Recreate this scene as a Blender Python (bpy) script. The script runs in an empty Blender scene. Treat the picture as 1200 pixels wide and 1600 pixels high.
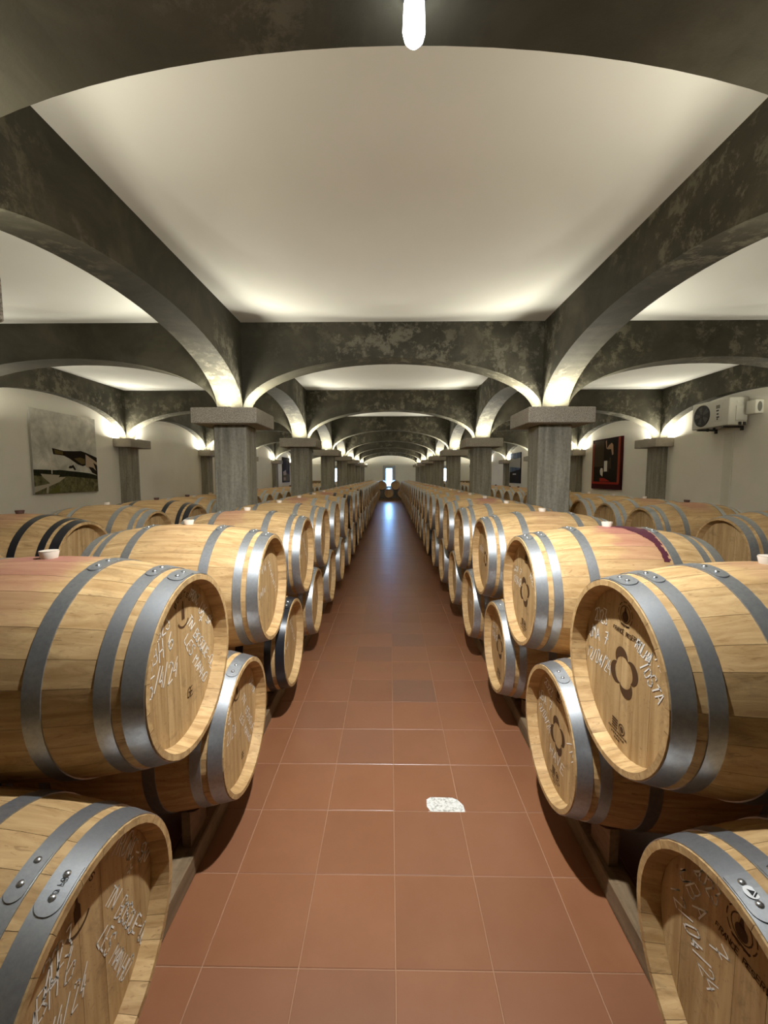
import bpy, math, random
from mathutils import Vector, Matrix
random.seed(7)
C = bpy.context.scene.collection
PI = math.pi

# ------------------------------------------------------------------ camera, world, exposure
sc = bpy.context.scene
cam_d = bpy.data.cameras.new('camera')
cam_d.sensor_fit = 'HORIZONTAL'; cam_d.sensor_width = 36.0; cam_d.lens = 36.0 * 660 / 1200
cam_d.clip_start = 0.02; cam_d.clip_end = 200
cam = bpy.data.objects.new('camera', cam_d); C.objects.link(cam)
cam.location = (-0.022, 0.0, 1.65)
cam.rotation_euler = (PI / 2 - math.atan(56 / 660), 0, math.atan(9 / 660))
sc.camera = cam
world = bpy.data.worlds.new('sky'); sc.world = world; world.use_nodes = True
bg = world.node_tree.nodes['Background']
bg.inputs[0].default_value = (0.24, 0.50, 1.0, 1); bg.inputs[1].default_value = 44.0
sc.view_settings.view_transform = 'Standard'; sc.view_settings.look = 'None'
sc.view_settings.gamma = 1.0; sc.view_settings.use_curve_mapping = False
sc.view_settings.exposure = 0.0
UPLIGHT = 800.0      # radiance of the lens of each little uplight on the capitals
BULB = 26.0         # radiance of the bare lamp under the first arch

LAMP_W = 430.0       # beam of the lamp under the first arch, tilted down the aisle

# ------------------------------------------------------------------ layout numbers (metres)
H_CEIL = 3.40; Z_SPR = 2.413; Z_CAP = 2.240; RISE = 0.592; T = 0.30
W = 1.878; XW = 5.634; S = 3.813; YC = [1.305 + S * n for n in range(8)]
Y_BACK, Y_END = -2.4, 29.4
A = 0.676; BL = 0.95; RB = 0.352; RE = 0.291

# ------------------------------------------------------------------ helpers
def tag(o, label=None, cat=None, group=None, kind=None):
    for k, v in (('label', label), ('category', cat), ('group', group), ('kind', kind)):
        if v: o[k] = v
    return o

class MB:
    def __init__(s): s.v = []; s.f = []; s.m = []; s.s = []
    def vs(s, pts):
        i = len(s.v); s.v.extend([tuple(p) for p in pts]); return list(range(i, len(s.v)))
    def face(s, idx, m=0, smooth=False): s.f.append(tuple(idx)); s.m.append(m); s.s.append(smooth)
    def poly(s, pts, m=0): s.face(s.vs(pts), m)
    def box(s, x0, x1, y0, y1, z0, z1, m=0, bev=0.0):
        if bev <= 0:
            v = s.vs([(x0,y0,z0),(x1,y0,z0),(x1,y1,z0),(x0,y1,z0),(x0,y0,z1),(x1,y0,z1),(x1,y1,z1),(x0,y1,z1)])
            for q in ((3,2,1,0),(4,5,6,7),(0,1,5,4),(1,2,6,5),(2,3,7,6),(3,0,4,7)): s.face([v[i] for i in q], m)
            return
        b = bev
        rings = [(b, z0), (0, z0 + b), (0, z1 - b), (b, z1)]
        R = []
        for i, z in rings:
            a0, a1, c0, c1 = x0 + i, x1 - i, y0 + i, y1 - i
            k = b if i == 0 else b * .4
            R.append(s.vs([(a0+k,c0,z),(a1-k,c0,z),(a1,c0+k,z),(a1,c1-k,z),(a1-k,c1,z),(a0+k,c1,z),(a0,c1-k,z),(a0,c0+k,z)]))
        s.face(R[0][::-1], m); s.face(R[-1], m)
        for r0, r1 in zip(R, R[1:]):
            for i in range(8): s.face((r0[i], r0[(i+1)%8], r1[(i+1)%8], r1[i]), m)
    def prism(s, pts, fn, d0, d1, m=0):
        """pts: 2D outline; fn(a, b, depth) -> xyz"""
        a = s.vs([fn(p[0], p[1], d0) for p in pts]); b = s.vs([fn(p[0], p[1], d1) for p in pts]); n = len(pts)
        s.face(a[::-1], m); s.face(b, m)
        for i in range(n): s.face((a[i], a[(i+1)%n], b[(i+1)%n], b[i]), m)
    def rev(s, prof, n, m=0, smooth=True, a0=0.0, a1=2*PI, axis='X'):
        """revolve [(x, r), ...] about X (or Z)"""
        full = abs(a1 - a0 - 2*PI) < 1e-6; R = []
        for k in range(n if full else n + 1):
            a = a0 + (a1 - a0) * k / n; c, q = math.cos(a), math.sin(a)
            R.append(s.vs([(x, r*c, r*q) if axis == 'X' else (r*c, r*q, x) for x, r in prof]))
        for k in range(n):
            p, q = R[k], R[(k+1) % len(R)]
            for i in range(len(prof) - 1): s.face((p[i], p[i+1], q[i+1], q[i]), m, smooth)
        return R
    def mesh(s, name, mats):
        me = bpy.data.meshes.new(name); me.from_pydata(s.v, [], s.f)
        for m in mats: me.materials.append(m)
        me.polygons.foreach_set('material_index', s.m); me.polygons.foreach_set('use_smooth', s.s)
        me.update(); return me

def obj(name, me, parent=None, loc=(0,0,0), rot=(0,0,0)):
    o = bpy.data.objects.new(name, me); C.objects.link(o); o.location = loc; o.rotation_euler = rot
    if parent is not None: o.parent = parent
    return o
def build(name, mb, mats, parent=None, loc=(0,0,0), rot=(0,0,0)):
    return obj(name, mb.mesh(name, mats if isinstance(mats, (list, tuple)) else [mats]), parent, loc, rot)
def empty(name, loc=(0,0,0), rz=0.0):
    o = bpy.data.objects.new(name, None); o.empty_display_size = .1; C.objects.link(o); o.location = loc; o.rotation_euler = (0,0,rz); return o

# ------------------------------------------------------------------ materials
class NT:
    def __init__(s, name):
        s.m = bpy.data.materials.new(name); s.m.use_nodes = True; s.t = s.m.node_tree
        s.b = s.t.nodes['Principled BSDF']
    def n(s, typ, **kw):
        x = s.t.nodes.new(typ)
        for k, v in kw.items():
            if isinstance(k, str) and k.startswith('i_'): x.inputs[k[2:].replace('_', ' ')].default_value = v
            else: setattr(x, k, v)
        return x
    def l(s, a, b): s.t.links.new(a, b)
    def set(s, **kw):
        for k, v in kw.items(): s.b.inputs[k.replace('_', ' ')].default_value = v
    def coords(s, scale=(1,1,1), rand=True, kind='Object'):
        tc = s.n('ShaderNodeTexCoord'); out = tc.outputs[kind]
        if rand:
            oi = s.n('ShaderNodeObjectInfo'); at = s.n('ShaderNodeAttribute', attribute_name='sid')
            ad = s.n('ShaderNodeMath', operation='ADD'); s.l(oi.outputs['Random'], ad.inputs[0]); s.l(at.outputs['Fac'], ad.inputs[1])
            mu = s.n('ShaderNodeMath', operation='MULTIPLY'); s.l(ad.outputs[0], mu.inputs[0]); mu.inputs[1].default_value = 37.0
            va = s.n('ShaderNodeVectorMath', operation='ADD'); s.l(out, va.inputs[0]); s.l(mu.outputs[0], va.inputs[1]); out = va.outputs[0]
            s.rnd = ad.outputs[0]
        mp = s.n('ShaderNodeMapping'); s.l(out, mp.inputs[0]); mp.inputs['Scale'].default_value = scale
        return mp.outputs[0]
    def noise(s, vec, scale, detail=4, rough=.55, dist=0.0):
        x = s.n('ShaderNodeTexNoise'); s.l(vec, x.inputs['Vector']); x.inputs['Scale'].default_value = scale
        x.inputs['Detail'].default_value = detail; x.inputs['Roughness'].default_value = rough; x.inputs['Distortion'].default_value = dist
        return x.outputs['Fac']
    def ramp(s, fac, stops):
        r = s.n('ShaderNodeValToRGB'); s.l(fac, r.inputs[0]); e = r.color_ramp.elements
        while len(e) < len(stops): e.new(.5)
        for q, (p, c) in zip(e, stops): q.position = p; q.color = (*c, 1) if len(c) == 3 else c
        return r.outputs[0]
    def mix(s, a, b, fac, mode='MIX'):
        x = s.n('ShaderNodeMix', data_type='RGBA', blend_type=mode)
        for v, i in ((fac, 0), (a, 6), (b, 7)):
            if isinstance(v, (int, float)): x.inputs[i].default_value = v
            elif isinstance(v, tuple): x.inputs[i].default_value = (*v, 1)
            else: s.l(v, x.inputs[i])
        return x.outputs[2]
    def mul(s, a, b):
        x = s.n('ShaderNodeMath', operation='MULTIPLY')
        for v, i in ((a, 0), (b, 1)):
            if isinstance(v, (int, float)): x.inputs[i].default_value = v
            else: s.l(v, x.inputs[i])
        return x.outputs[0]
    def bump(s, h, strength=.2, dist=.01):
        b = s.n('ShaderNodeBump'); b.inputs['Strength'].default_value = strength; b.inputs['Distance'].default_value = dist
        s.l(h, b.inputs['Height']); s.l(b.outputs[0], s.b.inputs['Normal'])
    def col(s, c): s.l(c, s.b.inputs['Base Color'])

def g3(v): return (v, v, v)
def plain(name, c, rough=.6, metal=0.0, spec=.4):
    t = NT(name); t.set(Base_Color=(*c, 1), Roughness=rough, Metallic=metal); t.b.inputs['Specular IOR Level'].default_value = spec
    return t.m

def make_oak(name, tone=1.0, scale=(1.3, 15, 15), stain=True, dark=(.385,.220,.083), light=(.63,.42,.195)):
    t = NT(name); v = t.coords(scale)
    n1 = t.noise(v, 2.2, 8, .62, .6); base = t.ramp(n1, [(.30, tuple(tone*x for x in dark)), (.66, tuple(tone*x for x in light))])
    var = t.ramp(t.rnd, [(0, g3(.84)), (.25, g3(1.0)), (.5, g3(.9)), (.75, g3(1.06)), (1.0, g3(.92))])
    fr = t.n('ShaderNodeMath', operation='FRACT'); t.l(t.rnd, fr.inputs[0]); t.l(fr.outputs[0], var.node.inputs[0])
    base = t.mix(base, var, 1.0, 'MULTIPLY')
    v2 = t.coords((3, 7, 7)); fl = t.ramp(t.noise(v2, 1.6, 6, .7, .8), [(.30, g3(.55)), (.46, g3(1))]); base = t.mix(base, fl, .7, 'MULTIPLY')
    v3 = t.coords((5, 26, 26)); fk = t.ramp(t.noise(v3, 2.4, 3, .5, 2.2), [(.62, g3(0)), (.70, g3(1))])
    base = t.mix(base, (.22*tone, .12*tone, .045*tone), t.mul(fk, .5))
    if stain:
        tc = t.n('ShaderNodeTexCoord'); sx = t.n('ShaderNodeSeparateXYZ'); t.l(tc.outputs['Object'], sx.inputs[0])
        up = t.n('ShaderNodeMapRange', interpolation_type='SMOOTHSTEP'); t.l(sx.outputs[2], up.inputs[0])
        up.inputs[1].default_value = .24; up.inputs[2].default_value = .34
        at = t.n('ShaderNodeAttribute', attribute_type='OBJECT', attribute_name='stain_x')
        d = t.n('ShaderNodeMath', operation='SUBTRACT'); t.l(sx.outputs[0], d.inputs[0]); t.l(at.outputs['Fac'], d.inputs[1])
        ab = t.n('ShaderNodeMath', operation='ABSOLUTE'); t.l(d.outputs[0], ab.inputs[0])
        nz = t.mul(t.noise(t.coords((5, 9, 9)), 2.0, 4), .26)
        ad = t.n('ShaderNodeMath', operation='ADD'); t.l(ab.outputs[0], ad.inputs[0]); t.l(nz, ad.inputs[1])
        near = t.n('ShaderNodeMapRange', interpolation_type='SMOOTHSTEP'); t.l(ad.outputs[0], near.inputs[0])
        near.inputs[1].default_value = .30; near.inputs[2].default_value = .20; near.inputs[3].default_value = 0; near.inputs[4].default_value = 1
        sa = t.n('ShaderNodeAttribute', attribute_type='OBJECT', attribute_name='stain')
        f = t.mul(t.mul(near.outputs[0], up.outputs[0]), sa.outputs['Fac'])
        base = t.mix(base, (.36, .125, .105), f)
    t.col(base); t.set(Roughness=.62); t.b.inputs['Specular IOR Level'].default_value = .28
    t.bump(n1, .25, .004); return t.m

M = {}
M['oak'] = make_oak('oak_staves')
M['oak_head'] = make_oak('oak_heads', .92, (12, 15, 1.1), False)
M['oak_dark'] = make_oak('oak_croze', .55, (4, 9, 9), False)
M['timber'] = make_oak('rack_timber', .5, (10, 1.2, 10), False, (.30,.19,.10), (.50,.35,.20))

t = NT('galvanised_steel'); v = t.coords((6, 6, 6)); n1 = t.noise(v, 11, 9, .75)
t.col(t.ramp(n1, [(.25, (.29,.30,.305)), (.75, (.45,.46,.465))])); t.l(t.ramp(n1, [(.3, g3(.48)), (.7, g3(.36))]), t.b.inputs['Roughness'])
t.set(Metallic=.82); M['steel'] = t.m
M['black_hoop'] = plain('black_painted_hoop', (.012,.012,.015), .32)
M['rivet'] = plain('bright_rivet', (.62,.64,.66), .25, .95)
M['bung'] = plain('pale_bung', (.72,.62,.50), .6)
M['bung_dark'] = plain('dark_bung', (.10,.045,.03), .6)
M['chalk'] = plain('white_chalk', (.86,.82,.73), .95, 0, .1)
M['burn'] = plain('burnt_brand', (.085,.042,.018), .8, 0, .15)
M['ink'] = plain('black_ink', (.02,.02,.02), .6)
M['white_label'] = plain('white_sticker', (.8,.8,.78), .5)

def plaster(name, c, var=.06, bump=.12, sc_=1.0):
    t = NT(name); v = t.coords((1,1,1), False); n1 = t.noise(v, 1.3*sc_, 5, .6); n2 = t.noise(v, 55, 3, .6)
    t.col(t.ramp(n1, [(.3, tuple(x*(1-var) for x in c)), (.7, tuple(min(1, x*(1+var*.5)) for x in c))])); t.set(Roughness=.9)
    t.b.inputs['Specular IOR Level'].default_value = .15; t.bump(n2, bump, .004); return t.m
M['ceil'] = plaster('white_ceiling_plaster', (.74,.735,.68), .03, .10)
M['wall'] = plaster('white_wall_plaster', (.82,.785,.68), .05, .2)

t = NT('grey_arch_plaster'); v = t.coords((1,1,1), False)
n1 = t.noise(v, 1.6, 9, .62, .5); n2 = t.noise(v, 6.5, 12, .76, .15); n3 = t.noise(v, .9, 3, .5)
base = t.ramp(n1, [(.28, (.034,.031,.020)), (.50, (.056,.051,.034)), (.72, (.095,.087,.060))])
gate = t.mul(t.ramp(n2, [(.50, g3(0)), (.58, g3(1))]), t.ramp(n3, [(.46, g3(0)), (.60, g3(1))]))
base = t.mix(base, (.19,.175,.125), t.mul(gate, .75)); t.col(base); t.set(Roughness=.82); t.b.inputs['Specular IOR Level'].default_value = .25
t.bump(n2, .25, .012); M['arch'] = t.m

t = NT('boarded_concrete_shaft'); v = t.coords((9, 9, .7), False); n1 = t.noise(v, 1.5, 8, .65, .3); n2 = t.noise(t.coords((1,1,1), False), 40, 4, .7)
c = t.ramp(n1, [(.28, (.17,.155,.115)), (.52, (.31,.285,.22)), (.74, (.43,.40,.315))])
c = t.mix(c, t.ramp(n2, [(.35, g3(.72)), (.6, g3(1.08))]), .7, 'MULTIPLY'); t.col(c); t.set(Roughness=.85); t.bump(n1, .35, .008); M['shaft'] = t.m
t = NT('granite_capital'); v = t.coords((1,1,1), False); n1 = t.noise(v, 95, 4, .75); n2 = t.noise(v, 4, 3)
c = t.ramp(n1, [(.36, (.15,.13,.10)), (.5, (.36,.315,.25)), (.66, (.55,.49,.40))])
c = t.mix(c, t.ramp(n2, [(.3, g3(.85)), (.7, g3(1.08))]), 1.0, 'MULTIPLY'); t.col(c); t.set(Roughness=.85); t.bump(n1, .3, .004); M['granite'] = t.m

t = NT('terracotta_tile'); v = t.coords((1,1,1), True); n1 = t.noise(v, 5, 6, .65); n2 = t.noise(v, 60, 3, .6)
c = t.ramp(n1, [(.3, (.242,.098,.044)), (.7, (.275,.114,.053))])
at = t.n('ShaderNodeAttribute', attribute_type='OBJECT', attribute_name='tone')
c = t.mix(c, (.20,.095,.055), at.outputs['Fac'])
c = t.mix(c, t.ramp(t.rnd, [(0, g3(.93)), (1, g3(1.05))]), 1.0, 'MULTIPLY'); t.col(c)
t.l(t.ramp(n1, [(.2, g3(.32)), (.8, g3(.35))]), t.b.inputs['Roughness']); t.bump(n2, .05, .003)
t.b.inputs['Specular IOR Level'].default_value = .62; M['tile'] = t.m
M['grout'] = plaster('pale_grout', (.40,.23,.14), .15, .2)

t = NT('terracotta_floor_far')      # the same tiles where they are too small to build
tc = t.n('ShaderNodeTexCoord'); sx = t.n('ShaderNodeSeparateXYZ'); t.l(tc.outputs['Object'], sx.inputs[0])
ms = []
for k, (step, off) in enumerate(((.327, 0.0), (.3375, 1.283))):
    a = t.n('ShaderNodeMath', operation='SUBTRACT'); t.l(sx.outputs[k], a.inputs[0]); a.inputs[1].default_value = off - step * 40
    b = t.n('ShaderNodeMath', operation='DIVIDE'); t.l(a.outputs[0], b.inputs[0]); b.inputs[1].default_value = step
    f = t.n('ShaderNodeMath', operation='FRACT'); t.l(b.outputs[0], f.inputs[0])
    q = t.n('ShaderNodeMath', operation='PINGPONG'); t.l(f.outputs[0], q.inputs[0]); q.inputs[1].default_value = .5
    r = t.n('ShaderNodeMath', operation='LESS_THAN'); t.l(q.outputs[0], r.inputs[0]); r.inputs[1].default_value = .006; ms.append(r.outputs[0])
mx = t.n('ShaderNodeMath', operation='MAXIMUM'); t.l(ms[0], mx.inputs[0]); t.l(ms[1], mx.inputs[1])
n1 = t.noise(t.coords((1,1,1), False), 5, 6, .65)
t.col(t.mix(t.ramp(n1, [(.3, (.242,.098,.044)), (.7, (.275,.114,.053))]), (.42,.25,.16), mx.outputs[0]))
t.set(Roughness=.32); t.b.inputs['Specular IOR Level'].default_value = .7; M['tile_far'] = t.m

t = NT('white_mortar'); v = t.coords((1,1,1), False); n1 = t.noise(v, 70, 5, .7)
t.col(t.ramp(n1, [(.36, (.34,.32,.27)), (.5, (.72,.70,.64)), (.7, (.86,.85,.80))])); t.set(Roughness=.95); t.bump(n1, .6, .006); M['mortar'] = t.m

def emit(name, c, s):
    m = bpy.data.materials.new(name); m.use_nodes = True; nt = m.node_tree; nt.nodes.clear()
    o = nt.nodes.new('ShaderNodeOutputMaterial'); e = nt.nodes.new('ShaderNodeEmission'); e.inputs[0].default_value = (*c, 1); e.inputs[1].default_value = s
    nt.links.new(e.outputs[0], o.inputs[0]); return m
M['lens'] = emit('uplight_lens', (1.0, .955, .80), UPLIGHT)
M['lens_dim'] = emit('uplight_lens_dim', (1.0, .955, .79), UPLIGHT * .55)
M['bulb'] = emit('cool_white_lamp', (.90, .96, 1.0), BULB)
M['lamp_body'] = plain('lamp_body', (.08,.08,.085), .5)
M['frame'] = plain('blue_grey_window_stone', (.42,.43,.45), .85)
t = NT('window_glass'); nt = t.t; tr = nt.nodes.new('ShaderNodeBsdfTransparent'); gl = nt.nodes.new('ShaderNodeBsdfGlossy'); gl.inputs['Roughness'].default_value = .03
mx = nt.nodes.new('ShaderNodeMixShader'); mx.inputs[0].default_value = .06; nt.links.new(tr.outputs[0], mx.inputs[1]); nt.links.new(gl.outputs[0], mx.inputs[2])
nt.links.new(mx.outputs[0], nt.nodes['Material Output'].inputs[0]); M['glass'] = t.m

# ------------------------------------------------------------------ the setting: floor, walls, ceiling
X0, X1, TY0, NROW = -.981, .981, .608, 46
TY1 = TY0 + .3375 * NROW
fl = MB()
for a, b, c, d in ((-XW-.3, X0, Y_BACK-.2, Y_END+.3), (X1, XW+.3, Y_BACK-.2, Y_END+.3), (X0, X1, Y_BACK-.2, TY0), (X0, X1, TY1, Y_END+.3)):
    fl.poly([(a,c,0),(b,c,0),(b,d,0),(a,d,0)], 0)
zs = -.0022
fl.poly([(X0,TY0,zs),(X1,TY0,zs),(X1,TY1,zs),(X0,TY1,zs)], 1)
for a, b in (((X0,TY0),(X1,TY0)), ((X1,TY0),(X1,TY1)), ((X1,TY1),(X0,TY1)), ((X0,TY1),(X0,TY0))):
    fl.poly([(a[0],a[1],0),(b[0],b[1],0),(b[0],b[1],zs),(a[0],a[1],zs)], 1)
fl.box(-XW-.3, XW+.3, Y_BACK-.2, Y_END+.3, -.2, -.06, 1)
floor = tag(build('floor', fl, [M['tile_far'], M['grout']]), kind='structure')

def tile_mesh(out):
    mb = MB(); cx = sum(p[0] for p in out)/len(out); cy = sum(p[1] for p in out)/len(out)
    lo = mb.vs([(x, y, -.006) for x, y in out]); md = mb.vs([(x, y, -.0012) for x, y in out])
    tp = mb.vs([(x + (cx-x)*.010, y + (cy-y)*.010, 0) for x, y in out]); n = len(out)
    mb.face(tp)
    for i in range(n):
        j = (i+1) % n; mb.face((lo[i], lo[j], md[j], md[i])); mb.face((md[i], md[j], tp[j], tp[i]))
    return mb.mesh('tile', [M['tile']])
g = .0016
sq = tile_mesh([(g,g),(.327-g,g),(.327-g,.3375-g),(g,.3375-g)])
cut_a = tile_mesh([(g,g),(.180,g),(.165,.030),(.167,.078),(.190,.094),(.300,.092),(.3245,.078),(.3245,.3353),(g,.3353)])
cut_b = tile_mesh([(.030,g),(.3248,g),(.3248,.3353),(g,.3353),(g,.074),(.022,.045)])
dark_tiles = {(0,7): .9, (-1,5): .45, (0,10): .6, (0,11): .45, (-2,6): .2, (1,4): .15, (-1,9): .25}
for j in range(NROW):
    for i in range(-3, 3):
        me = cut_a if (i, j) == (0, 4) else cut_b if (i, j) == (1, 4) else sq
        o = obj('tile', me, floor, (i*.327, TY0 + j*.3375, random.uniform(-.0004, .0004)))
        o['tone'] = dark_tiles.get((i, j), random.choice((0,0,0,.12,.2)))
mb = MB(); mb.poly([(.172,1.955,-.0018),(.352,1.955,-.0018),(.350,2.008,-.0016),(.326,2.036,-.0016),(.300,2.055,-.0016),(.185,2.056,-.0018),(.160,2.036,-.0018),(.160,1.985,-.0018)])
tag(build('mortar_patch', mb, M['mortar'], floor), 'rough white mortar filling a broken tile')

def wall(name, pieces, mat='wall'):
    mb = MB()
    for p in pieces: mb.box(*p)
    return tag(build(name, mb, M[mat]), kind='structure')
wall('wall_left', [(-XW-.25, -XW, Y_BACK-.2, Y_END+.25, 0, H_CEIL)])
wall('wall_right', [(XW, XW+.25, Y_BACK-.2, Y_END+.25, 0, H_CEIL)])
wall('bounce_wall_back', [(-XW, XW, Y_BACK-.2, Y_BACK, 0, H_CEIL)])  # unseen closing wall added behind the camera for bounce light
wall('ceiling', [(-XW-.25, XW+.25, Y_BACK-.2, Y_END+.25, H_CEIL, H_CEIL+.15)], 'ceil')
WIN = [(-3.78, .25), (-.07, .225), (3.78, .25)]; WZ0, WZ1 = .95, 2.17
pc = []; xs = [-XW]
for c, hw in WIN: xs += [c-hw, c+hw]
xs.append(XW)
for k in range(0, len(xs), 2): pc.append((xs[k], xs[k+1], Y_END, Y_END+.25, 0, H_CEIL))
for c, hw in WIN: pc += [(c-hw, c+hw, Y_END, Y_END+.25, 0, WZ0), (c-hw, c+hw, Y_END, Y_END+.25, WZ1+.02, H_CEIL)]
wall('wall_far', pc)
for k, (c, hw) in enumerate(WIN):
    w = tag(empty('window_%d' % (k+1), (c, Y_END, WZ0)), kind='structure')
    mb = MB(); q = .20 if k == 1 else .10; h = WZ1 - WZ0
    for a, b, z0, z1 in ((-hw-q, -hw+.02, -.1, h+.22), (hw-.02, hw+q, -.1, h+.22), (-hw+.02, hw-.02, h, h+.22), (-hw+.02, hw-.02, -.1, .02)):
        mb.box(a, b, -.05, .10, z0, z1, 0, .008)
    build('window_frame', mb, M['frame'], w)
    mb = MB(); mb.box(-hw+.02, hw-.02, .10, .106, .02, h); build('pane', mb, M['glass'], w)

# ------------------------------------------------------------------ columns with capitals and uplights
ORD = ['', 'first', 'second', 'third', 'fourth', 'fifth', 'sixth', 'seventh', 'eighth', 'ninth', 'tenth', 'eleventh', 'twelfth', 'thirteenth', 'fourteenth', 'fifteenth', 'sixteenth',
       'seventeenth', 'eighteenth', 'nineteenth', 'twentieth']
def nth(k): return ORD[k] if k <= 20 else ('twenty-' + ORD[k-20] if k < 30 else 'thirtieth' if k == 30 else 'thirty-' + ORD[k-30])
HS = .19; HC = .3675
def col_meshes(x0, x1):      # x0..x1: how much of the square section stands free (pilasters are half)
    a = MB(); a.box(max(-HS, x0), min(HS, x1), -HS, HS, 0, Z_CAP, 0, .012 if x0 < -1 and x1 > 1 else .004)
    b = MB(); b.box(max(-HC, x0), min(HC, x1), -HC, HC, Z_CAP, Z_SPR, 0, .008)
    return a.mesh('shaft', [M['shaft']]), b.mesh('capital', [M['granite']])
CM = {0: col_meshes(-9, 9), -1: col_meshes(0, 9), 1: col_meshes(-9, 0)}
u = MB(); u.box(-.075, .075, -.032, .032, 0, .009, 0); v_ = u.vs([(-.068,-.026,.0095),(.068,-.026,.0095),(.068,.026,.0095),(-.068,.026,.0095)]); u.face(v_, 1)
UM = u.mesh('uplight', [M['lamp_body'], M['lens']]); UMD = u.mesh('uplight', [M['lamp_body'], M['lens_dim']])
def column(x, n, side, label):
    r = tag(empty('stone_column' if side == 0 else 'wall_pilaster', (x, YC[n], 0)), label, 'column' if side == 0 else 'pilaster', kind='structure')
    s, c = CM[side]; obj('shaft', s, r); obj('capital', c, r)
    for k in range(4):
        a = k * PI/2; dx, dy = math.cos(a)*.315, math.sin(a)*.315
        if (side == -1 and dx < -.1) or (side == 1 and dx > .1): continue
        if n == 0 and dy < -.1: continue
        obj('uplight', UMD if n == 0 else UM, r, (dx if abs(dx) > .1 else (0 if side == 0 else -side*.09), dy, Z_SPR), (0, 0, a + PI/2))
for n in range(8):
    for sgn, nm in ((-1, 'left'), (1, 'right')):
        column(sgn*W, n, 0, 'grey stone column with a slab capital, %s of its row %s of the aisle' % ('nearest' if n == 0 else nth(n+1), nm))
        column(sgn*XW, n, -1 if sgn < 0 else 1, 'half column with slab capital against the %s wall, %s of its row' % (nm, 'nearest' if n == 0 else nth(n+1)))

# ------------------------------------------------------------------ arches
def arch_outline(span0, span1, half0, half1):
    """outline in (s, z): elliptical opening between column centres span0..span1"""
    a, b = span0 + half0, span1 - half1; c, hx = (a+b)/2, (b-a)/2
    pts = [(span0, H_CEIL), (span0, Z_SPR)]
    for k in range(37):
        th = PI - PI*k/36; pts.append((c + hx*math.cos(th), Z_SPR + RISE*math.sin(th)))
    pts += [(span1, Z_SPR), (span1, H_CEIL)]
    return pts
def arch(pts, fn, d0, d1, label):
    mb = MB(); n = len(pts)
    a = [mb.vs([fn(p[0], p[1], d) for p in pts])for d in (d0, d1)]
    top = [mb.vs([fn(p[0], H_CEIL, d) for p in pts]) for d in (d0, d1)]
    for k in range(1, n-2):                      # faces as vertical strips, so nothing is a concave polygon
        for s in (0, 1):
            if abs(pts[k][0]-pts[k+1][0]) > 1e-6: mb.face((a[s][k], a[s][k+1], top[s][k+1], top[s][k]))
        b = mb.vs([mb.v[a[0][k]], mb.v[a[0][k+1]], mb.v[a[1][k+1]], mb.v[a[1][k]]])
        mb.face(b, 0, False)
    mb.face((a[0][0], a[0][1], a[1][1], a[1][0])); mb.face((a[0][-1], a[0][-2], a[1][-2], a[1][-1]))
    tag(build('arch', mb, M['arch']), label, 'arch', kind='structure')
lines = [-XW, -W, W, XW]
for n in range(8):
    for k in range(3):
        h0 = T/2; pts = arch_outline(lines[k], lines[k+1], h0, h0)
        arch(pts, lambda s, z, d: (s, d, z), YC[n]-T/2, YC[n]+T/2,
             'grey arch across the %s bay, %s from the camera' % (('left', 'middle', 'right')[k], 'nearest' if n == 0 else nth(n+1)))
stops = [YC[0]-S] + YC + [YC[7]+S]
for k, x in enumerate(lines):
    d0, d1 = (x-T/2, x+T/2) if 0 < k < 3 else ((x, x+T/2) if k == 0 else (x-T/2, x))
    for n in range(9):
        pts = arch_outline(stops[n], stops[n+1], T/2, T/2); pts = [p for p in pts]
        if n == 8: pts = [p for p in pts if p[0] < Y_END-.02]; pts.append((Y_END, pts[-1][1])); pts.append((Y_END, H_CEIL))
        if n == 0: pts = [p for p in pts if p[0] > Y_BACK+.02]; pts = [(Y_BACK, H_CEIL), (Y_BACK, pts[0][1])] + pts
        arch(pts, lambda s, z, d: (d, s, z), d0, d1,
             'grey lengthwise arch on the %s, %s span from the camera' % (('left wall', 'left columns', 'right columns', 'right wall')[k], nth(n+1)))

# ------------------------------------------------------------------ barrels
def rad(x): return RB - (RB - RE) * (x / .475) ** 2
XS = [-.475 + .95*i/10 for i in range(11)]
AX = RB + .004          # height of the axis above the lowest point (hoops stand a little proud)
RI, RC, DC = .273, .262, .048       # inner rim, croze radius, depth of the head
def stave_mesh(w):
    mb = MB(); h = w/2 - .0016
    an = (-h, 0, h)
    P = lambda x, r, a: (x, r*math.sin(a), r*math.cos(a))
    G = [mb.vs([P(x, rad(x), a) for a in an]) for x in XS]
    for i in range(10):
        for j in range(2): mb.face((G[i][j], G[i+1][j], G[i+1][j+1], G[i][j+1]), 0, True)
    for sx in (-1, 1):
        x = .475*sx; o = mb.vs([P(x, RE, a) for a in an]); n_ = mb.vs([P(x, RI, a) for a in an]); n2 = mb.vs([P(x, RI, a) for a in an]); c = mb.vs([P(x-sx*DC, RC, a) for a in an])
        for j in range(2):
            q = [(o[j], n_[j], n_[j+1], o[j+1]), (n2[j], c[j], c[j+1], n2[j+1])]
            for f in q: mb.face(f if sx < 0 else f[::-1], 0, False)
    return mb.mesh('stave', [M['oak']])
pat = [1.0, 1.22, .82, 1.1, .92, 1.3, .82, 1.0, 1.22, .92, 1.1, .82, 1.3, 1.0, .92, 1.22, .82, 1.1, 1.0, 1.3, .92, .82, 1.22, 1.0, 1.1]
tot = sum(pat); STV = []; acc = 0; SM = {}
for p in pat:
    w = p/tot*2*PI; STV.append((acc + w/2, p)); acc += w
    if p not in SM: SM[p] = stave_mesh(w)
HOOPS = [(.444, .054), (.372, .040), (.205, .046)]       # centre, width; mirrored at the other end
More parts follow.
